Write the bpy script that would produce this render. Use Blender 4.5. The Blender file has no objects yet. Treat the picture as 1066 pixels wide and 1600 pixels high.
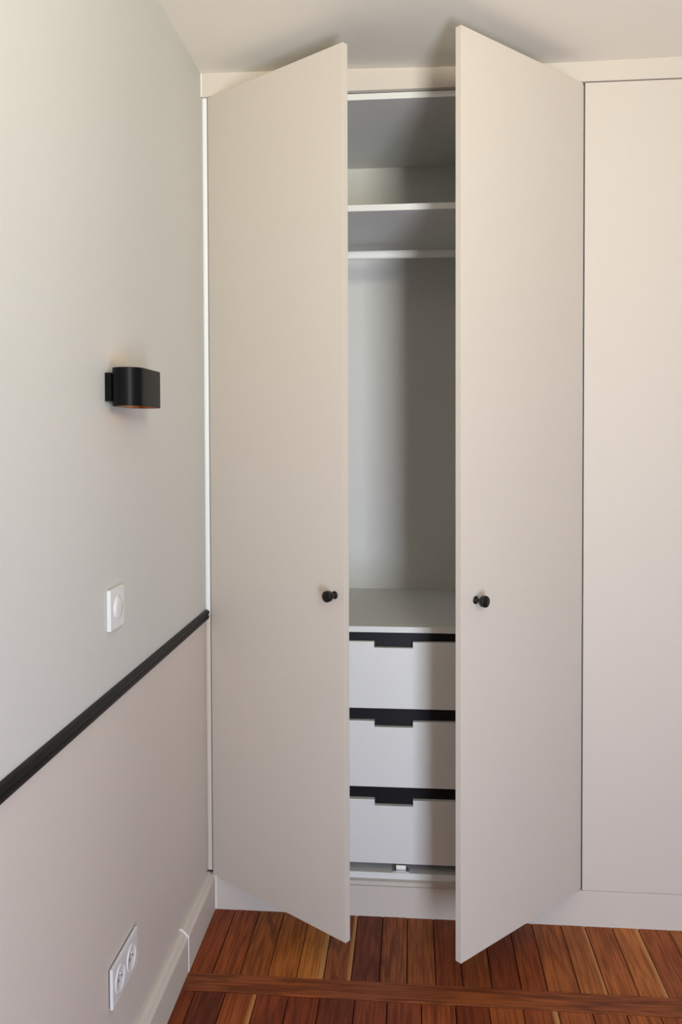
import bpy, bmesh, math, random
from mathutils import Vector, Matrix
random.seed(7)
C = bpy.context.scene.collection
S = bpy.context.scene

# ------------------------------------------------------------------ camera
W_PX, H_PX, F_PX = 1066.0, 1600.0, 1327.2
cam_d = bpy.data.cameras.new('camera')
cam_d.sensor_fit = 'VERTICAL'
cam_d.sensor_height = 36.0
cam_d.lens = 36.0 * F_PX / H_PX
cam_d.shift_x = 10.06 / H_PX
cam_d.shift_y = -82.95 / H_PX
cam_d.clip_start = 0.02
cam = bpy.data.objects.new('camera', cam_d)
C.objects.link(cam)
rt = Vector((0.99590076, 0.09038177, -0.00357877))
up = Vector((0.00127038, 0.02558503, 0.99967184))
fw = Vector((-0.09044368, 0.9955785, -0.02536533))
M = Matrix.Identity(4)
for i in range(3):
    M[i][0], M[i][1], M[i][2] = rt[i], up[i], -fw[i]
M[0][3], M[1][3], M[2][3] = 0.6213, -2.4982, 1.4284
cam.matrix_world = M
S.camera = cam

# ------------------------------------------------------------------ light and exposure
S.view_settings.view_transform = 'Standard'
S.view_settings.look = 'None'
S.view_settings.gamma = 1.0
S.view_settings.use_curve_mapping = False
S.view_settings.exposure = 0.0
w = bpy.data.worlds.new('world'); S.world = w
w.use_nodes = True
w.node_tree.nodes['Background'].inputs[0].default_value = (0.60, 0.75, 1.0, 1)
w.node_tree.nodes['Background'].inputs[1].default_value = 0.6


def area(name, loc, size_x, size_y, tilt, power, col, spread=180, yaw=0):
    l = bpy.data.lights.new(name, 'AREA')
    l.shape = 'RECTANGLE'; l.size = size_x; l.size_y = size_y
    l.energy = power; l.color = col; l.spread = math.radians(spread)
    o = bpy.data.objects.new(name, l); C.objects.link(o)
    o.location = loc
    o.rotation_euler = (math.radians(90 + tilt), 0, math.radians(yaw))     # tilt > 0 aims upward
    return o


# two added lamps stand in for daylight at an unseen window behind the camera:
# a warm one high up, a bluish one low down, tuned in aim and colour
area('daylight_standin_upper', (1.24, -2.88, 2.05), 0.42, 0.62, 20, 20.0, (1.0, 0.968, 0.775), 110, 20)
area('daylight_standin_lower', (1.24, -2.88, 0.75), 0.42, 1.10, 0, 50.0, (0.70, 0.80, 1.0), 180)

# ------------------------------------------------------------------ helpers


def obj(name, bm, mats, parent=None, loc=None, rot=None, smooth=False):
    me = bpy.data.meshes.new(name)
    bmesh.ops.recalc_face_normals(bm, faces=bm.faces)
    bm.to_mesh(me); bm.free()
    for m in (mats if isinstance(mats, (list, tuple)) else [mats]):
        me.materials.append(m)
    if smooth:
        for p in me.polygons:
            p.use_smooth = True
    o = bpy.data.objects.new(name, me); C.objects.link(o)
    if parent: o.parent = parent
    if loc: o.location = loc
    if rot: o.rotation_euler = rot
    return o


def empty(name, loc, label=None, cat=None, group=None):
    o = bpy.data.objects.new(name, None); C.objects.link(o)
    o.location = loc; o.empty_display_size = 0.05
    tag(o, label, cat, group)
    return o


def tag(o, label=None, cat=None, group=None, kind=None):
    for k, v in (('label', label), ('category', cat), ('group', group), ('kind', kind)):
        if v: o[k] = v
    return o


def box(bm, x0, x1, y0, y1, z0, z1, bev=0.0, seg=2, mi=0):
    t = bmesh.new()
    vs = [t.verts.new(p) for p in ((x0, y0, z0), (x1, y0, z0), (x1, y1, z0), (x0, y1, z0),
                                   (x0, y0, z1), (x1, y0, z1), (x1, y1, z1), (x0, y1, z1))]
    for f in ((0, 3, 2, 1), (4, 5, 6, 7), (0, 1, 5, 4), (1, 2, 6, 5), (2, 3, 7, 6), (3, 0, 4, 7)):
        t.faces.new([vs[i] for i in f])
    if bev:
        bmesh.ops.bevel(t, geom=list(t.edges), offset=bev, segments=seg, profile=0.7, affect='EDGES')
    for f in t.faces: f.material_index = mi
    merge(bm, t)


def merge(bm, t):
    me = bpy.data.meshes.new('tmp'); t.to_mesh(me); t.free()
    bm.from_mesh(me); bpy.data.meshes.remove(me)


def prism(bm, prof, place, length0, length1, bev=0.0, cap=True):
    """prof: closed 2-D outline, place(u, v, t) -> point; swept from t=length0 to length1"""
    t = bmesh.new()
    a = [t.verts.new(place(u, v, length0)) for u, v in prof]
    b = [t.verts.new(place(u, v, length1)) for u, v in prof]
    n = len(prof)
    for i in range(n):
        t.faces.new((a[i], a[(i + 1) % n], b[(i + 1) % n], b[i]))
    if cap:
        t.faces.new(a[::-1]); t.faces.new(b)
    bmesh.ops.recalc_face_normals(t, faces=t.faces)
    if bev:
        bmesh.ops.bevel(t, geom=list(t.edges), offset=bev, segments=2, profile=0.7, affect='EDGES')
    merge(bm, t)


def lathe(bm, prof, axis_o, axis_d, seg=32, mi=0):
    """prof: (radius, height) along axis_d from axis_o"""
    d = Vector(axis_d).normalized()
    u = d.orthogonal().normalized(); v = d.cross(u)
    o = Vector(axis_o); rings = []
    t = bmesh.new()
    for r, h in prof:
        if r < 1e-6:
            rings.append([t.verts.new(o + d * h)])
        else:
            rings.append([t.verts.new(o + d * h + (u * math.cos(2 * math.pi * k / seg) + v * math.sin(2 * math.pi * k / seg)) * r)
                          for k in range(seg)])
    for A, B in zip(rings, rings[1:]):
        for k in range(seg):
            k2 = (k + 1) % seg
            if len(A) == 1 and len(B) == 1: continue
            if len(A) == 1: t.faces.new((A[0], B[k], B[k2]))
            elif len(B) == 1: t.faces.new((A[k], A[k2], B[0]))
            else: t.faces.new((A[k], A[k2], B[k2], B[k]))
    for f in t.faces: f.material_index = mi; f.smooth = True
    merge(bm, t)


def lin(c):
    return tuple(((x / 255) / 12.92 if x / 255 <= 0.04045 else ((x / 255 + 0.055) / 1.055) ** 2.4) for x in c)


def nodes_of(m):
    m.use_nodes = True
    return m.node_tree, m.node_tree.nodes['Principled BSDF']


def paint(name, rgb, rough=0.5, spec=0.4, bump=0.03, scale=350, mottle=0.015):
    m = bpy.data.materials.new(name); nt, b = nodes_of(m)
    N, L = nt.nodes.new, nt.links.new
    tc = N('ShaderNodeTexCoord')
    n1 = N('ShaderNodeTexNoise'); n1.inputs['Scale'].default_value = 2.2; n1.inputs['Detail'].default_value = 4
    L(tc.outputs['Object'], n1.inputs['Vector'])
    mx = N('ShaderNodeMix'); mx.data_type = 'RGBA'
    c = lin(rgb)
    mx.inputs['A'].default_value = (*[x * (1 - mottle) for x in c], 1)
    mx.inputs['B'].default_value = (*[min(1, x * (1 + mottle)) for x in c], 1)
    L(n1.outputs['Fac'], mx.inputs['Factor']); L(mx.outputs['Result'], b.inputs['Base Color'])
    b.inputs['Roughness'].default_value = rough
    b.inputs['Specular IOR Level'].default_value = spec
    if bump:
        n2 = N('ShaderNodeTexNoise'); n2.inputs['Scale'].default_value = scale; n2.inputs['Detail'].default_value = 2
        L(tc.outputs['Object'], n2.inputs['Vector'])
        bp = N('ShaderNodeBump'); bp.inputs['Strength'].default_value = bump; bp.inputs['Distance'].default_value = 0.002
        L(n2.outputs['Fac'], bp.inputs['Height']); L(bp.outputs['Normal'], b.inputs['Normal'])
    return m


def wood(name, along='Y'):
    m = bpy.data.materials.new(name); nt, b = nodes_of(m)
    N, L = nt.nodes.new, nt.links.new

    def mix(a, bb, f, mode='MIX'):
        x = N('ShaderNodeMix'); x.data_type = 'RGBA'; x.blend_type = mode
        for k, s in (('A', a), ('B', bb)):
            if isinstance(s, tuple): x.inputs[k].default_value = (*s, 1)
            else: L(s, x.inputs[k])
        if isinstance(f, float): x.inputs['Factor'].default_value = f
        else: L(f, x.inputs['Factor'])
        return x.outputs['Result']

    def ramp(src, stops):
        r = N('ShaderNodeValToRGB'); L(src, r.inputs['Fac'])
        e = r.color_ramp.elements
        while len(e) < len(stops): e.new(0.5)
        for el, (p, c) in zip(e, stops):
            el.position = p; el.color = (*c, 1) if len(c) == 3 else c
        return r.outputs['Color']

    tc = N('ShaderNodeTexCoord'); oi = N('ShaderNodeObjectInfo')
    off = N('ShaderNodeVectorMath'); off.operation = 'SCALE'
    off.inputs[0].default_value = (37.0, 91.0, 13.0); L(oi.outputs['Random'], off.inputs['Scale'])
    add = N('ShaderNodeVectorMath'); L(tc.outputs['Object'], add.inputs[0]); L(off.outputs[0], add.inputs[1])
    mp = N('ShaderNodeMapping'); L(add.outputs[0], mp.inputs['Vector'])
    mp.inputs['Scale'].default_value = (1, 0.11, 1) if along == 'Y' else (0.11, 1, 1)
    # growth rings: warped bands stretched along the plank
    nz = N('ShaderNodeTexNoise'); nz.inputs['Scale'].default_value = 9; nz.inputs['Detail'].default_value = 3
    L(mp.outputs[0], nz.inputs['Vector'])
    mul = N('ShaderNodeMath'); mul.operation = 'MULTIPLY'; mul.inputs[1].default_value = 11.0
    L(nz.outputs['Fac'], mul.inputs[0])
    fr = N('ShaderNodeMath'); fr.operation = 'SINE'
    m2 = N('ShaderNodeMath'); m2.operation = 'MULTIPLY'; m2.inputs[1].default_value = 6.283; L(mul.outputs[0], m2.inputs[0])
    L(m2.outputs[0], fr.inputs[0])
    r01 = N('ShaderNodeMapRange'); r01.inputs['From Min'].default_value = -1; L(fr.outputs[0], r01.inputs['Value'])
    fine = N('ShaderNodeTexNoise'); fine.inputs['Scale'].default_value = 170; fine.inputs['Detail'].default_value = 3
    mpf = N('ShaderNodeMapping'); L(add.outputs[0], mpf.inputs['Vector'])
    mpf.inputs['Scale'].default_value = (1, 0.045, 1) if along == 'Y' else (0.045, 1, 1)
    L(mpf.outputs[0], fine.inputs['Vector'])
    base = oi.outputs['Color']                       # each board has its own tone
    dark = mix(base, (0.36, 0.29, 0.24), 1.0, 'MULTIPLY')
    lite = mix(base, (1.35, 1.42, 1.42), 1.0, 'MULTIPLY')
    big = N('ShaderNodeTexNoise'); big.inputs['Scale'].default_value = 5; big.inputs['Detail'].default_value = 2
    L(add.outputs[0], big.inputs['Vector'])
    c1 = mix(base, lite, ramp(big.outputs['Fac'], [(0.35, (0, 0, 0)), (0.7, (1, 1, 1))]))
    ringf = ramp(r01.outputs[0], [(0.55, (0, 0, 0)), (1.0, (0.70, 0.70, 0.70))])
    rs = N('ShaderNodeMath'); rs.operation = 'MULTIPLY'; rs.inputs[1].default_value = 5.7; L(oi.outputs['Random'], rs.inputs[0])
    rf = N('ShaderNodeMath'); rf.operation = 'FRACT'; L(rs.outputs[0], rf.inputs[0])
    rp = N('ShaderNodeMath'); rp.operation = 'POWER'; rp.inputs[1].default_value = 2.0; L(rf.outputs[0], rp.inputs[0])
    ra = N('ShaderNodeMath'); ra.operation = 'MULTIPLY_ADD'; ra.inputs[1].default_value = 0.85; ra.inputs[2].default_value = 0.12; L(rp.outputs[0], ra.inputs[0])
    rm = N('ShaderNodeMath'); rm.operation = 'MULTIPLY'; L(ringf, rm.inputs[0]); L(ra.outputs[0], rm.inputs[1])
    c2 = mix(c1, dark, rm.outputs[0])
    finef = ramp(fine.outputs['Fac'], [(0.42, (0.5, 0.5, 0.5)), (0.56, (0, 0, 0))])
    c3 = mix(c2, dark, finef)
    if along == 'Y':
        # pale sapwood along one edge of some boards
        sx = N('ShaderNodeSeparateXYZ'); L(tc.outputs['Generated'], sx.inputs[0])
        ad = N('ShaderNodeMath'); ad.operation = 'MULTIPLY_ADD'; ad.inputs[1].default_value = 0.3
        L(nz.outputs['Fac'], ad.inputs[0]); L(sx.outputs['X'], ad.inputs[2])
        sc = N('ShaderNodeMath'); sc.operation = 'MULTIPLY'; sc.inputs[1].default_value = 0.8; L(ad.outputs[0], sc.inputs[0])
        edge = ramp(sc.outputs[0], [(0.79, (0, 0, 0)), (0.86, (1, 1, 1))])
        ef = N('ShaderNodeMath'); ef.operation = 'MULTIPLY'; L(edge, ef.inputs[0]); L(oi.outputs['Alpha'], ef.inputs[1])     # alpha flags boards with a pale edge
        ef2 = N('ShaderNodeMath'); ef2.operation = 'MULTIPLY'; ef2.inputs[1].default_value = 0.75; L(ef.outputs[0], ef2.inputs[0])
        c3 = mix(c3, lin((196, 142, 84)), ef2.outputs[0])
    # stray specks of old paint
    vo = N('ShaderNodeTexVoronoi'); vo.inputs['Scale'].default_value = 34
    L(tc.outputs['Object'], vo.inputs['Vector'])
    sp = ramp(vo.outputs['Distance'], [(0.035, (1, 1, 1)), (0.06, (0, 0, 0))])
    vs = N('ShaderNodeSeparateColor'); L(vo.outputs['Color'], vs.inputs[0])
    g2 = N('ShaderNodeMath'); g2.operation = 'GREATER_THAN'; g2.inputs[1].default_value = 0.90; L(vs.outputs[0], g2.inputs[0])
    s2 = N('ShaderNodeMath'); s2.operation = 'MULTIPLY'; L(sp, s2.inputs[0]); L(g2.outputs[0], s2.inputs[1])
    s3 = N('ShaderNodeMath'); s3.operation = 'MULTIPLY'; s3.inputs[1].default_value = 0.4; L(s2.outputs[0], s3.inputs[0])
    c4 = mix(c3, lin((190, 170, 150)), s3.outputs[0])
    L(c4, b.inputs['Base Color'])
    rr = ramp(fine.outputs['Fac'], [(0.4, (0.55, 0.55, 0.55)), (0.6, (0.45, 0.45, 0.45))])
    L(rr, b.inputs['Roughness'])
    b.inputs['Specular IOR Level'].default_value = 0.22
    bp = N('ShaderNodeBump'); bp.inputs['Strength'].default_value = 0.18; bp.inputs['Distance'].default_value = 0.001
    L(fine.outputs['Fac'], bp.inputs['Height']); L(bp.outputs['Normal'], b.inputs['Normal'])
    return m


M_BEIGE = paint('beige_lacquer', (209, 199, 188), 0.55, 0.25, 0.008, 420, 0.006)
M_WALLBEIGE = paint('beige_wall_paint', (208, 197, 187), 0.6, 0.3, 0.10, 260, 0.015)
M_WALLWHITE = paint('pale_grey_wall_paint', (205, 203, 197), 0.6, 0.3, 0.10, 260, 0.012)
M_CEIL = paint('ceiling_paint', (240, 234, 222), 0.75, 0.2, 0.06, 200, 0.012)
M_WHITE = paint('white_melamine', (227, 226, 222), 0.45, 0.4, 0.015, 600, 0.006)
M_TRIMWHITE = paint('white_gloss_trim', (240, 240, 238), 0.40, 0.4, 0.0)
M_PLASTIC = paint('white_plastic', (224, 223, 221), 0.35, 0.5, 0.0)
M_CAULK = paint('white_filler', (242, 238, 232), 0.6, 0.3, 0.05, 300)
M_BLACKPAINT = paint('black_satin_paint', (14, 14, 13), 0.45, 0.22, 0.03, 200, 0.05)
M_BLACKBOARD = paint('black_board', (10, 10, 13), 0.45, 0.25, 0.02, 500, 0.05)
M_BLACKMETAL = paint('black_powder_coat', (10, 10, 13), 0.40, 0.15, 0.02, 900, 0.03)
M_KNOB = paint('black_knob_metal', (9, 9, 9), 0.28, 0.4, 0.0)
M_DARK = paint('dark_hole', (14, 14, 14), 0.8, 0.2, 0.0)
M_SUB = paint('dark_subfloor', (38, 22, 14), 0.9, 0.1, 0.0)
M_METAL = bpy.data.materials.new('brushed_steel'); _, b = nodes_of(M_METAL)
b.inputs['Base Color'].default_value = (0.75, 0.75, 0.76, 1); b.inputs['Metallic'].default_value = 0.6; b.inputs['Roughness'].default_value = 0.35
M_COPPER = bpy.data.materials.new('copper_lining'); _, b = nodes_of(M_COPPER)
b.inputs['Base Color'].default_value = (0.75, 0.27, 0.08, 1); b.inputs['Metallic'].default_value = 0.9; b.inputs['Roughness'].default_value = 0.28
M_BULB = bpy.data.materials.new('warm_bulb'); _, b = nodes_of(M_BULB)
b.inputs['Base Color'].default_value = (1, 0.85, 0.6, 1); b.inputs['Emission Color'].default_value = (1, 0.62, 0.22, 1)
b.inputs['Emission Strength'].default_value = 7.0
M_GLASS = bpy.data.materials.new('window_glass'); _, b = nodes_of(M_GLASS)
b.inputs['Transmission Weight'].default_value = 1.0; b.inputs['Roughness'].default_value = 0.0; b.inputs['IOR'].default_value = 1.45
M_WOOD_Y = wood('oak_plank', 'Y')
M_WOOD_X = wood('oak_strip', 'X')

# ------------------------------------------------------------------ room shell
RW, YB, YF = 3.2, 0.70, -2.95            # right wall, wall behind the wardrobe, wall behind the camera


def ceil_z(x):                          # the old ceiling is not quite flat
    k = [(0, 0.008), (0.45, 0.0025), (0.77, -0.0045), (1.05, -0.006), (1.45, -0.002), (1.9, 0.0), (9, 0.0)]
    for (a, p), (c, q) in zip(k, k[1:]):
        if a <= x <= c:
            return 2.5 + p + (q - p) * (x - a) / (c - a)
    return 2.5


CX = [0, 0.22, 0.45, 0.61, 0.77, 0.91, 1.05, 1.25, 1.45, 1.9, RW]
bm = bmesh.new()
lo0 = [bm.verts.new((x, YF, ceil_z(x))) for x in CX]; lo1 = [bm.verts.new((x, YB, ceil_z(x))) for x in CX]
hi0 = [bm.verts.new((x, YF, 2.62)) for x in CX]; hi1 = [bm.verts.new((x, YB, 2.62)) for x in CX]
for i in range(len(CX) - 1):
    bm.faces.new((lo0[i], lo0[i + 1], lo1[i + 1], lo1[i])); bm.faces.new((hi0[i], hi1[i], hi1[i + 1], hi0[i + 1]))
    bm.faces.new((lo0[i], hi0[i], hi0[i + 1], lo0[i + 1])); bm.faces.new((lo1[i], lo1[i + 1], hi1[i + 1], hi1[i]))
bm.faces.new((lo0[0], lo1[0], hi1[0], hi0[0])); bm.faces.new((lo0[-1], hi0[-1], hi1[-1], lo1[-1]))
tag(obj('ceiling', bm, M_CEIL), 'plain off-white ceiling above the wardrobe', kind='structure')

bm = bmesh.new()                        # left wall, pale paint above the rail and beige below
box(bm, -0.12, 0, YF, YB, 0.893, 2.62, mi=0)
box(bm, -0.12, 0, YF, YB, -0.05, 0.893, mi=1)
tag(obj('wall_left', bm, [M_WALLWHITE, M_WALLBEIGE]), 'pale grey wall with beige lower part below the black rail', kind='structure')
bm = bmesh.new(); box(bm, RW, RW + 0.12, YF, YB, -0.05, 2.62)
tag(obj('wall_right', bm, M_WALLWHITE), kind='structure')
bm = bmesh.new(); box(bm, -0.12, RW + 0.12, YB, YB + 0.12, -0.05, 2.62)
tag(obj('wall_back', bm, M_WALLWHITE), kind='structure')
WX0, WX1, WZ0, WZ1 = 0.90, 1.58, 0.06, 2.42
bm = bmesh.new()
box(bm, -0.12, WX0, YF - 0.2, YF, -0.05, 2.62); box(bm, WX1, RW + 0.12, YF - 0.2, YF, -0.05, 2.62)
box(bm, WX0, WX1, YF - 0.2, YF, -0.05, WZ0); box(bm, WX0, WX1, YF - 0.2, YF, WZ1, 2.62)
tag(obj('wall_front', bm, M_WALLWHITE), kind='structure')
win = empty('window_1', ((WX0 + WX1) / 2, YF - 0.1, WZ0)); tag(win, kind='structure')
ox, oy, oz = win.location
bm = bmesh.new()
for x0, x1, z0, z1 in ((WX0, WX0 + .05, WZ0, WZ1), (WX1 - .05, WX1, WZ0, WZ1), (WX0 + .05, WX1 - .05, WZ0, WZ0 + .06),
                       (WX0 + .05, WX1 - .05, WZ1 - .05, WZ1), ((WX0 + WX1) / 2 - .03, (WX0 + WX1) / 2 + .03, WZ0 + .06, WZ1 - .05)):
    box(bm, x0 - ox, x1 - ox, -0.03, 0.03, z0 - oz, z1 - oz)
obj('frame', bm, M_TRIMWHITE, win)
for x0, x1 in ((WX0 + .05, (WX0 + WX1) / 2 - .03), ((WX0 + WX1) / 2 + .03, WX1 - .05)):
    bm = bmesh.new(); box(bm, x0 - ox, x1 - ox, -0.004, 0.004, WZ0 + .06 - oz, WZ1 - .05 - oz)
    obj('pane', bm, M_GLASS, win)

# ------------------------------------------------------------------ floor: sub-floor with individual oak boards
bm = bmesh.new(); box(bm, -0.12, RW + 0.12, YF - 0.1, YB, -0.08, -0.010)
floor = tag(obj('floor', bm, M_SUB), 'reddish brown oak plank floor with cross strips', kind='structure')


TONES = [(105, 52, 28), (120, 68, 36), (92, 45, 27), (125, 76, 42), (112, 62, 36), (98, 48, 26), (135, 84, 46)]


def plank(x0, x1, y0, y1, mat, dz=0.0, gap=0.0012, tone=None, sap=False):
    cx, cy = (x0 + x1) / 2, (y0 + y1) / 2
    bm = bmesh.new(); c = 0.0011
    hx, hy = (x1 - x0) / 2 - gap, (y1 - y0) / 2 - gap * 0.7
    r = [[(-hx, -hy, -0.012), (hx, -hy, -0.012), (hx, hy, -0.012), (-hx, hy, -0.012)],
         [(-hx, -hy, -c), (hx, -hy, -c), (hx, hy, -c), (-hx, hy, -c)],
         [(-hx + c, -hy + c, 0), (hx - c, -hy + c, 0), (hx - c, hy - c, 0), (-hx + c, hy - c, 0)]]
    v = [[bm.verts.new(p) for p in q] for q in r]
    for a, d in ((0, 1), (1, 2)):
        for i in range(4):
            bm.faces.new((v[a][i], v[a][(i + 1) % 4], v[d][(i + 1) % 4], v[d][i]))
    bm.faces.new(v[2]); bm.faces.new(v[0][::-1])
    o = obj('plank', bm, mat, floor, (cx, cy, dz))
    t = tone or random.choice(TONES)
    o.color = (*lin((t[0] * 1.27, t[1] * 1.19, t[2] * 0.93)), 1.0 if sap else 0.0)
    return o


xs_back = [0.0, 0.0891, 0.163, 0.2382, 0.3153, 0.3868, 0.4603, 0.5346, 0.6071, 0.6827, 0.7528, 0.8282, 0.9031, 0.9695, 1.0527, 1.1218, 1.1996, 1.2737, 1.3589]
xs_front = [0.0, 0.0632, 0.1423, 0.2241, 0.3055, 0.3858, 0.4756, 0.5575, 0.6441, 0.7294, 0.812, 0.8965, 0.9818, 1.0658, 1.148, 1.2300, 1.3100]
while xs_back[-1] < RW - 0.08: xs_back.append(xs_back[-1] + random.uniform(0.070, 0.080))
while xs_front[-1] < RW - 0.09: xs_front.append(xs_front[-1] + random.uniform(0.079, 0.088))
xs_back.append(RW); xs_front.append(RW)
tones_back = [(105, 52, 28), (110, 57, 30), (120, 70, 38), (124, 74, 38), (142, 92, 50), (112, 64, 40), (90, 44, 30), (110, 62, 36), (114, 65, 37),
              (98, 48, 26), (108, 58, 32), (95, 46, 24), (100, 50, 24), (116, 66, 36), (126, 76, 43), (120, 68, 36), (128, 78, 45), (116, 63, 35)]
tones_front = [(96, 46, 24), (82, 38, 22), (112, 58, 30), (96, 44, 24), (92, 42, 24), (84, 38, 22), (100, 48, 28), (98, 48, 27), (112, 58, 32),
               (88, 40, 20), (112, 60, 28), (105, 52, 26), (118, 66, 34), (112, 60, 30), (118, 66, 34), (110, 58, 30)]
for i, (a, c) in enumerate(zip(xs_back, xs_back[1:])):
    plank(a, c, -0.305, 0.05, M_WOOD_Y, random.uniform(-0.0006, 0.0002), tone=tones_back[i] if i < len(tones_back) else None,
          sap=i in (4, 5, 14, 16, 21, 27))
plank(0.0, 2.05, -0.379, -0.305, M_WOOD_X, 0.0008, tone=(106, 58, 34))
plank(2.05, RW, -0.379, -0.305, M_WOOD_X, 0.0008, tone=(112, 62, 34))
for i, (a, c) in enumerate(zip(xs_front, xs_front[1:])):
    plank(a, c, -2.20, -0.379, M_WOOD_Y, random.uniform(-0.0006, 0.0002), tone=tones_front[i] if i < len(tones_front) else None,
          sap=i in (2, 11, 18, 25))
plank(0.0, RW, -2.274, -2.20, M_WOOD_X, 0.0008)
for a, c in zip(xs_front, xs_front[1:]):
    plank(a, c, YF, -2.274, M_WOOD_Y, random.uniform(-0.0006, 0.0002))

# ------------------------------------------------------------------ wall trim
# baseboard: two lengths with a filled joint
bb = tag(empty('baseboard_left', (0, 0, 0)), 'beige moulded baseboard in two lengths along the left wall', kind='structure')
TB = 0.0268


def bb_prof(h, t):
    return [(0, 0), (t, 0), (t, h - 0.020), (t - 0.0015, h - 0.017), (t - 0.006, h - 0.0145), (t - 0.008, h - 0.012),
            (t - 0.0085, h - 0.0085), (t - 0.013, h - 0.006), (t - 0.0165, h - 0.0035), (t - 0.019, h), (0.0, h)]


for h, t, y0, y1 in ((0.1140, TB, -0.3045, -0.002), (0.1120, TB - 0.0015, YF, -0.3065)):
    bm = bmesh.new(); prism(bm, bb_prof(h, t), lambda u, v, s: (u, s, v), y0, y1)
    obj('board', bm, M_BEIGE, bb)
bm = bmesh.new(); prism(bm, [(u * 0.99, v - 0.0002) for u, v in bb_prof(0.1148, TB + 0.0006)], lambda u, v, s: (u, s, v), -0.3068, -0.3042)
obj('joint', bm, M_CAULK, bb)
# black chair rail
RZ = 0.9096
rail_prof = [(0, RZ), (0.005, RZ), (0.0095, RZ - 0.0015), (0.0125, RZ - 0.0050), (0.0130, RZ - 0.0085), (0.0115, RZ - 0.0120), (0.0088, RZ - 0.0140),
             (0.0088, RZ - 0.0155), (0.0110, RZ - 0.0175), (0.0119, RZ - 0.0215), (0.0110, RZ - 0.0258),
             (0.0085, RZ - 0.0285), (0.0045, RZ - 0.0308), (0, RZ - 0.0315)]
bm = bmesh.new(); prism(bm, rail_prof, lambda u, v, s: (u, s, v), YF, 0.0095)
tag(obj('trim_1', bm, M_BLACKPAINT), 'black moulded chair rail along the left wall', kind='structure')
# batten in the corner between wall and wardrobe, white above the rail and beige below
bm = bmesh.new()
bat = [(0, 0.019), (0, 0.014), (0.002, 0.0115), (0.008, 0.0102), (0.0135, 0.0108), (0.0163, 0.014), (0.0163, 0.019), (0.003, 0.019)]
t = bmesh.new(); prism(t, bat, lambda u, v, s: (u, v, s), 0.897, 2.438); merge(bm, t)
n_up = len(bm.faces)
t = bmesh.new(); prism(t, bat, lambda u, v, s: (u, v, s), 0.1135, 0.897)
for f in t.faces: f.material_index = 1
merge(bm, t)
bm.faces.ensure_lookup_table()
for i, f in enumerate(bm.faces): f.material_index = 0 if i < n_up else 1
tag(obj('trim_2', bm, [M_TRIMWHITE, M_BEIGE]), 'narrow white corner batten beside the left wardrobe door', kind='structure')
# header and plinth boards running the length of the wardrobe
WEND = 2.235
bm = bmesh.new()
hx = [0.0] + [x for x in CX if 0 < x < WEND] + [WEND]
ring = []
for x in hx:
    zt = ceil_z(x) - 0.0002
    ring.append([bm.verts.new(p) for p in ((x, 0.0012, 2.4382), (x, 0, 2.4394), (x, 0, zt), (x, 0.0185, zt), (x, 0.0185, 2.4382))])
for a, c in zip(ring, ring[1:]):
    for i in range(5):
        bm.faces.new((a[i], a[(i + 1) % 5], c[(i + 1) % 5], c[i]))
bm.faces.new(ring[0]); bm.faces.new(ring[-1][::-1])
tag(obj('trim_3', bm, M_BEIGE), 'beige header board between wardrobe doors and ceiling', kind='structure')
bm = bmesh.new()
full = [(0.0, -0.002), (0.0, 0.1036), (0.0010, 0.1046), (0.0197, 0.1046), (0.0197, -0.002)]
groove = [(0.0, -0.002), (0.0, 0.0895), (0.0008, 0.0905), (0.0075, 0.0905), (0.0075, 0.0985), (0.0035, 0.0988), (0.0035, 0.1046), (0.0197, 0.1046), (0.0197, -0.002)]
for prof, xa, xb in ((full, 0.0, 0.045), (groove, 0.045, 1.085), (full, 1.085, WEND)):
    prism(bm, prof, lambda u, v, s: (s, u, v), xa, xb)
bmesh.ops.remove_doubles(bm, verts=bm.verts, dist=1e-5)
tag(obj('trim_4', bm, M_BEIGE), 'beige plinth board under the wardrobe doors', kind='structure')
bm = bmesh.new()
prism(bm, [(TB - 0.0004, 0.0002), (TB + 0.0035, 0.0002), (TB - 0.0004, -0.0035)], lambda u, v, s: (u, v, s), 0.001, 0.106)
tag(obj('trim_5', bm, M_CAULK), 'thin white filler line in the corner of plinth and baseboard', kind='structure')

bm = bmesh.new()
prism(bm, [(0.0002, -0.0002), (0.0030, -0.0002), (0.0002, -0.0030)], lambda u, v, s: (u, v, s), 2.4386, 2.5066)
tag(obj('trim_6', bm, M_CAULK), 'thin white filler line at the left end of the header board', kind='structure')

# ------------------------------------------------------------------ wardrobe, left bay (doors open)
T = 0.018
BX0, BX1 = 0.0205, 1.1085               # outer sides of the left bay
CY0, CY1 = 0.020, 0.6770                # carcass front and back
ZD0, ZD1 = 0.1058, 2.4344               # door bottom and top
wr = empty('wardrobe', ((BX0 + BX1) / 2, 0.02, 0),
           'tall beige fitted wardrobe bay with both doors open, drawers inside', 'wardrobe')
wx, wy, _ = wr.location


def wbox(name, mat, x0, x1, y0, y1, z0, z1, bev=0.0008, parent=None, org=None):
    o = org or (wx, wy, 0)
    bm = bmesh.new(); box(bm, x0 - o[0], x1 - o[0], y0 - o[1], y1 - o[1], z0 - o[2], z1 - o[2], bev, 1)
    return obj(name, bm, mat, parent or wr)


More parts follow.
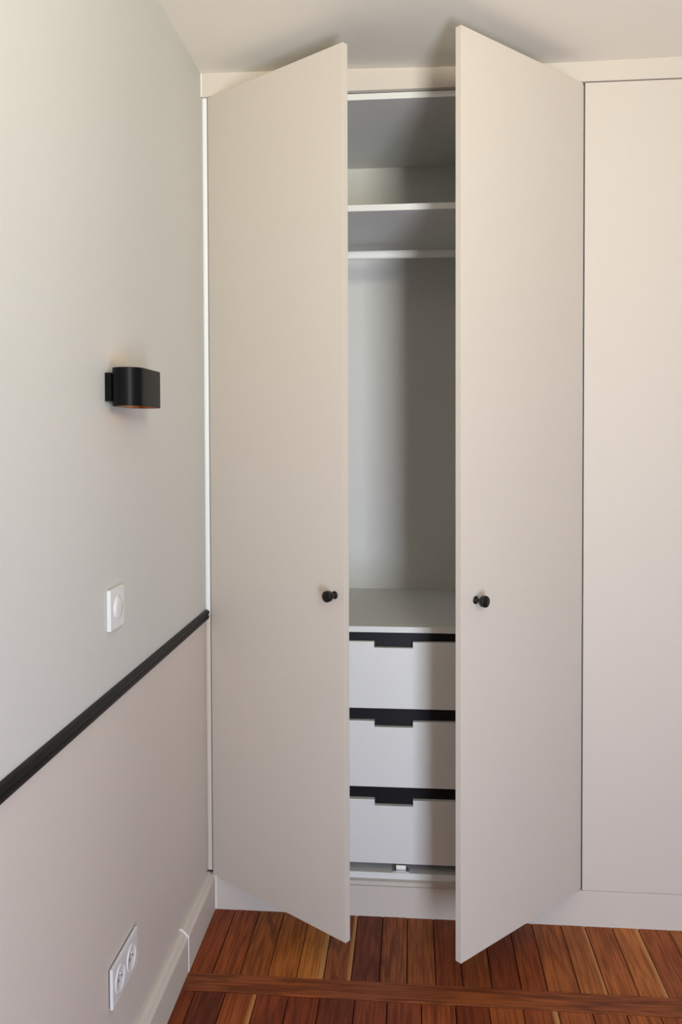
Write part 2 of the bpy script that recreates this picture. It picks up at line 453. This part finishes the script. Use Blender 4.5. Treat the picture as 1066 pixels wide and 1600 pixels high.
wbox('side_panel', M_WHITE, BX0, BX0 + T, CY0, CY1, 0.1036, 2.4376)
wbox('side_panel', M_WHITE, BX1 - T, BX1, CY0, CY1, 0.1036, 2.4376)
IX0, IX1 = BX0 + T + 0.0002, BX1 - T - 0.0002
wbox('top_panel', M_WHITE, IX0, IX1, CY0, CY1 - 0.02, 2.4190, 2.4376)
wbox('bottom_panel', M_WHITE, IX0, IX1, CY0, CY1 - 0.02, 0.1036, 0.1230)
wbox('back_panel', M_WHITE, IX0, IX1, 0.6588, 0.6700, 0.1036, 2.4376)
wbox('shelf', M_WHITE, IX0, IX1, 0.022, 0.6582, 2.0950, 2.1138)
wbox('shelf', M_WHITE, IX0, IX1, CY0, 0.6582, 0.8468, 0.8645)
# flat oval hanging rail with its end cups
bm = bmesh.new()
RC, RYC = 2.0315, 0.33
ov = []
for k in range(32):
    a = 2 * math.pi * k / 32
    ov.append((0.0075 * math.cos(a), math.copysign(abs(math.sin(a)) ** 0.7, math.sin(a)) * 0.0135))
prism(bm, ov, lambda u, v, s: (s - wx, RYC + u - wy, RC + v), IX0 + 0.004, IX1 - 0.004)
rail = obj('hanging_rail', bm, M_TRIMWHITE, wr)
for x in (IX0, IX1 - 0.004):
    bm = bmesh.new()
    prism(bm, [(u * 1.6, v * 1.4) for u, v in ov], lambda u, v, s: (s - wx, RYC + u - wy, RC + v), x, x + 0.0039)
    obj('rail_holder', bm, M_METAL, rail)
# drawers: notched white front, black grip rail set behind the notch, plain box
NX0, NX1 = 0.5092, 0.6240
DX0, DX1 = IX0 + 0.003, IX1 - 0.003
for z0, zt, zn, zu in ((0.6187, 0.8190, 0.8010, 0.8460), (0.3820, 0.5805, 0.5625, 0.6230), (0.1510, 0.3435, 0.3250, 0.3860)):
    bm = bmesh.new()
    out = [(DX0, z0), (DX1, z0), (DX1, zt), (NX1, zt), (NX1, zn), (NX0, zn), (NX0, zt), (DX0, zt)]
    prism(bm, [(x - wx, z) for x, z in out], lambda u, v, s: (u, s - wy, v), 0.0205, 0.0375, 0.0009)
    for a in ((DX0 + .012, DX0 + .026, 0.050, 0.58, z0 + .012, zn - .012), (DX1 - .026, DX1 - .012, 0.050, 0.58, z0 + .012, zn - .012),
              (DX0 + .0265, DX1 - .0265, 0.566, 0.58, z0 + .012, zn - .012), (DX0 + .0265, DX1 - .0265, 0.0505, 0.566, z0 + .012, z0 + .022)):
        box(bm, a[0] - wx, a[1] - wx, a[2] - wy, a[3] - wy, a[4], a[5])
    d = obj('drawer', bm, M_WHITE, wr)
    bm = bmesh.new(); box(bm, DX0 - wx, DX1 - wx, 0.0385 - wy, 0.0495 - wy, zn - 0.03, zu, 0.0006, 1)
    g = obj('grip_rail', bm, M_BLACKBOARD, d); g['label'] = 'black grip rail behind the notched drawer front'
# small metal connector on the cabinet floor
bm = bmesh.new()
fx, fy, fz = 0.5880 - wx, 0.034 - wy, 0.1231
box(bm, fx - 0.025, fx + 0.025, fy - 0.012, fy + 0.010, fz, fz + 0.0035, 0.0008, 1)
prism(bm, [(-0.010, 0.0036), (0.010, 0.0036), (0.010, 0.014), (0.004, 0.019), (-0.004, 0.019), (-0.010, 0.011)],
      lambda u, v, s: (fx + s, fy + u, fz + v), -0.0150, 0.0150, 0.0008)
f = obj('connector', bm, M_METAL, wr)
for s in (-1, 1):
    bm = bmesh.new()
    box(bm, fx + s * 0.0162 - 0.001, fx + s * 0.0162 + 0.001, fy - 0.0085, fy + 0.006, fz + 0.0036, fz + 0.011)
    obj('cheek', bm, M_DARK, f)


def knob(door, x, z):
    """turned knob: rosette, thin neck, drum head; axis along -y of the door"""
    bm = bmesh.new()
    lathe(bm, [(0, 0.0), (0.0098, 0.0), (0.0104, -0.0008), (0.0104, -0.0024), (0.0090, -0.0036), (0.0056, -0.0046), (0.0044, -0.0064), (0.0042, -0.0165),
               (0.0052, -0.0195), (0.0095, -0.0210), (0.0138, -0.0220), (0.0148, -0.0232), (0.0148, -0.0335), (0.0143, -0.0349), (0.0128, -0.0357),
               (0.0, -0.0361)], (x, 0, z), (0, 1, 0), 40)
    k = obj('knob', bm, M_KNOB, door); k['label'] = 'round black drum knob'
    return k


def door(root, x_local0, x_local1, hinge, ang, label=None, knob_x=None):
    bm = bmesh.new(); box(bm, x_local0, x_local1, 0, T, ZD0, ZD1, 0.0009, 2)
    r = root.location
    d = obj('door', bm, M_BEIGE, root, (hinge - r[0], -r[1], 0), (0, 0, ang))
    if label: d['label'] = label
    if knob_x is not None: knob(d, knob_x, 1.0165)
    return d


d1 = door(wr, 0.0, 0.5323, 0.0200, -0.6376, 'left beige wardrobe door standing open', 0.4990)
d2 = door(wr, -0.5265, 0.0, 1.1087, 0.8026, 'right beige wardrobe door standing open', -0.4710)

# ------------------------------------------------------------------ wardrobe, right bay (closed)
wr2 = empty('wardrobe', (1.6615, 0.02, 0), 'closed beige wardrobe bay right of the open one, flush plain door', 'wardrobe')
for x0, x1, z0, z1, n in ((1.1095, 1.1275, 0.1036, 2.4376, 'side_panel'), (2.195, 2.213, 0.1036, 2.4376, 'side_panel'),
                          (1.1277, 2.1948, 2.4190, 2.4376, 'top_panel'), (1.1277, 2.1948, 0.1036, 0.1230, 'bottom_panel')):
    wbox(n, M_WHITE, x0, x1, CY0 + 0.001, CY1 - 0.02, z0, z1, 0.0008, wr2, (1.6615, 0.02, 0))
wbox('back_panel', M_WHITE, 1.1277, 2.1948, 0.6588, 0.6700, 0.1036, 2.4376, 0, wr2, (1.6615, 0.02, 0))
door(wr2, 0.0, 0.5450, 1.1150, 0.0, None, 0.512)
door(wr2, -0.5450, 0.0, 2.2085, 0.0, None, -0.512)
bm = bmesh.new(); box(bm, 2.2165 - 1.6615, 2.2345 - 1.6615, -0.0005, 0.655, 0.0, 2.4376, 0.0008, 1)
obj('end_panel', bm, M_BEIGE, wr2)

# ------------------------------------------------------------------ wall lamp
LZ, LH = 1.5325, 0.0780
LX0, LR = 0.0125, 0.0315
LYA, LYB = -0.8030, -0.6900
lamp = empty('wall_lamp', (0, (LYA + LYB) / 2, LZ), 'black rounded box wall lamp with copper lining on the pale left wall', 'wall lamp')
ly = lamp.location[1]


def stadium(r, n=20):
    p = []
    for k in range(n + 1):
        a = math.pi + math.pi * k / n
        p.append((LX0 + LR + r * math.cos(a), LYA - ly + r * math.sin(a)))
    for k in range(n + 1):
        a = math.pi * k / n
        p.append((LX0 + LR + r * math.cos(a), LYB - ly + r * math.sin(a)))
    return p


def shell(ro, ri, z0, z1):
    bm = bmesh.new(); O, I = stadium(ro), stadium(ri); n = len(O)
    R = [[bm.verts.new((x, y, z)) for x, y in P] for P, z in ((O, z0), (O, z1), (I, z1), (I, z0))]
    for a in range(4):
        A, B = R[a], R[(a + 1) % 4]
        for i in range(n):
            f = bm.faces.new((A[i], A[(i + 1) % n], B[(i + 1) % n], B[i])); f.smooth = a in (0, 2)
    return bm


o = obj('shade', shell(LR, LR - 0.0016, -LH / 2, LH / 2), M_BLACKMETAL, lamp)
md = o.modifiers.new('edges', 'EDGE_SPLIT'); md.split_angle = math.radians(40)
li = obj('lining', shell(LR - 0.0017, LR - 0.0023, -LH / 2 + 0.0008, LH / 2 - 0.0008), M_COPPER, lamp)
li['label'] = 'copper lining'
bm = bmesh.new(); box(bm, 0.0005, 0.0135, -0.8190 - ly, -0.6750 - ly, -0.0290, 0.0290, 0.001, 2)
obj('backplate', bm, M_BLACKMETAL, lamp)
bm = bmesh.new(); box(bm, 0.0165, 0.0290, -0.028, 0.028, -0.010, 0.010, 0.001, 1)
hold = obj('lamp_holder', bm, M_BLACKMETAL, lamp)
bm = bmesh.new(); lathe(bm, [(0, 0), (0.0075, 0.001), (0.0082, 0.004), (0.0082, 0.034), (0.006, 0.040), (0, 0.042)], (LX0 + LR + 0.002, -0.021, 0), (0, 1, 0), 20)
obj('bulb', bm, M_BULB, lamp)

# ------------------------------------------------------------------ switch
sw = empty('light_switch', (0, -0.7805, 1.0745), 'white square switch plate with a round button on the pale wall above the black rail', 'switch')
bm = bmesh.new(); box(bm, 0.0003, 0.0090, -0.0415, 0.0415, -0.0425, 0.0425, 0.0022, 3)
obj('plate', bm, M_PLASTIC, sw)
bm = bmesh.new()
lathe(bm, [(0.0260, 0.0088), (0.0260, 0.0098), (0.0250, 0.0107), (0.0236, 0.0108), (0.0230, 0.0102), (0.0226, 0.0096)], (0, 0.003, 0), (1, 0, 0), 48)
obj('ring', bm, M_PLASTIC, sw)
bm = bmesh.new()
lathe(bm, [(0.0222, 0.0088), (0.0222, 0.0110), (0.0212, 0.0118), (0.0120, 0.0122), (0, 0.0122)], (0, 0.003, 0), (1, 0, 0), 48)
obj('button', bm, M_PLASTIC, sw)

# ------------------------------------------------------------------ double socket
so = empty('power_socket', (0, -0.7540, 0.2955), 'white double power socket low on the beige left wall above the baseboard', 'power socket')
bm = bmesh.new(); box(bm, 0.0022, 0.0095, -0.0790, 0.0790, -0.0420, 0.0420, 0.0020, 3)
obj('plate', bm, M_PLASTIC, so)
bm = bmesh.new(); box(bm, 0.0002, 0.0022, -0.0765, 0.0765, -0.0395, 0.0395)
obj('mounting_frame', bm, M_DARK, so)
for y in (-0.0355, 0.0355):
    bm = bmesh.new()
    lathe(bm, [(0.0285, 0.0092), (0.0285, 0.0108), (0.0275, 0.0116), (0.0255, 0.0116), (0.0245, 0.0106), (0.0235, 0.0098), (0.0, 0.0096)], (0, y, -0.001), (1, 0, 0), 48)
    s = obj('socket_face', bm, M_PLASTIC, so)
    for dy, dz in ((-0.0095, 0.0), (0.0095, 0.0)):
        bm = bmesh.new(); lathe(bm, [(0.0026, 0.0094), (0.0026, 0.0100), (0, 0.0100)], (0, y + dy, -0.001 + dz), (1, 0, 0), 14)
        obj('pin_hole', bm, M_DARK, s)
    bm = bmesh.new(); lathe(bm, [(0.0023, 0.0094), (0.0023, 0.0112), (0.0015, 0.0118), (0, 0.0118)], (0, y, 0.0100), (1, 0, 0), 14)
    obj('earth_pin', bm, M_METAL, s)
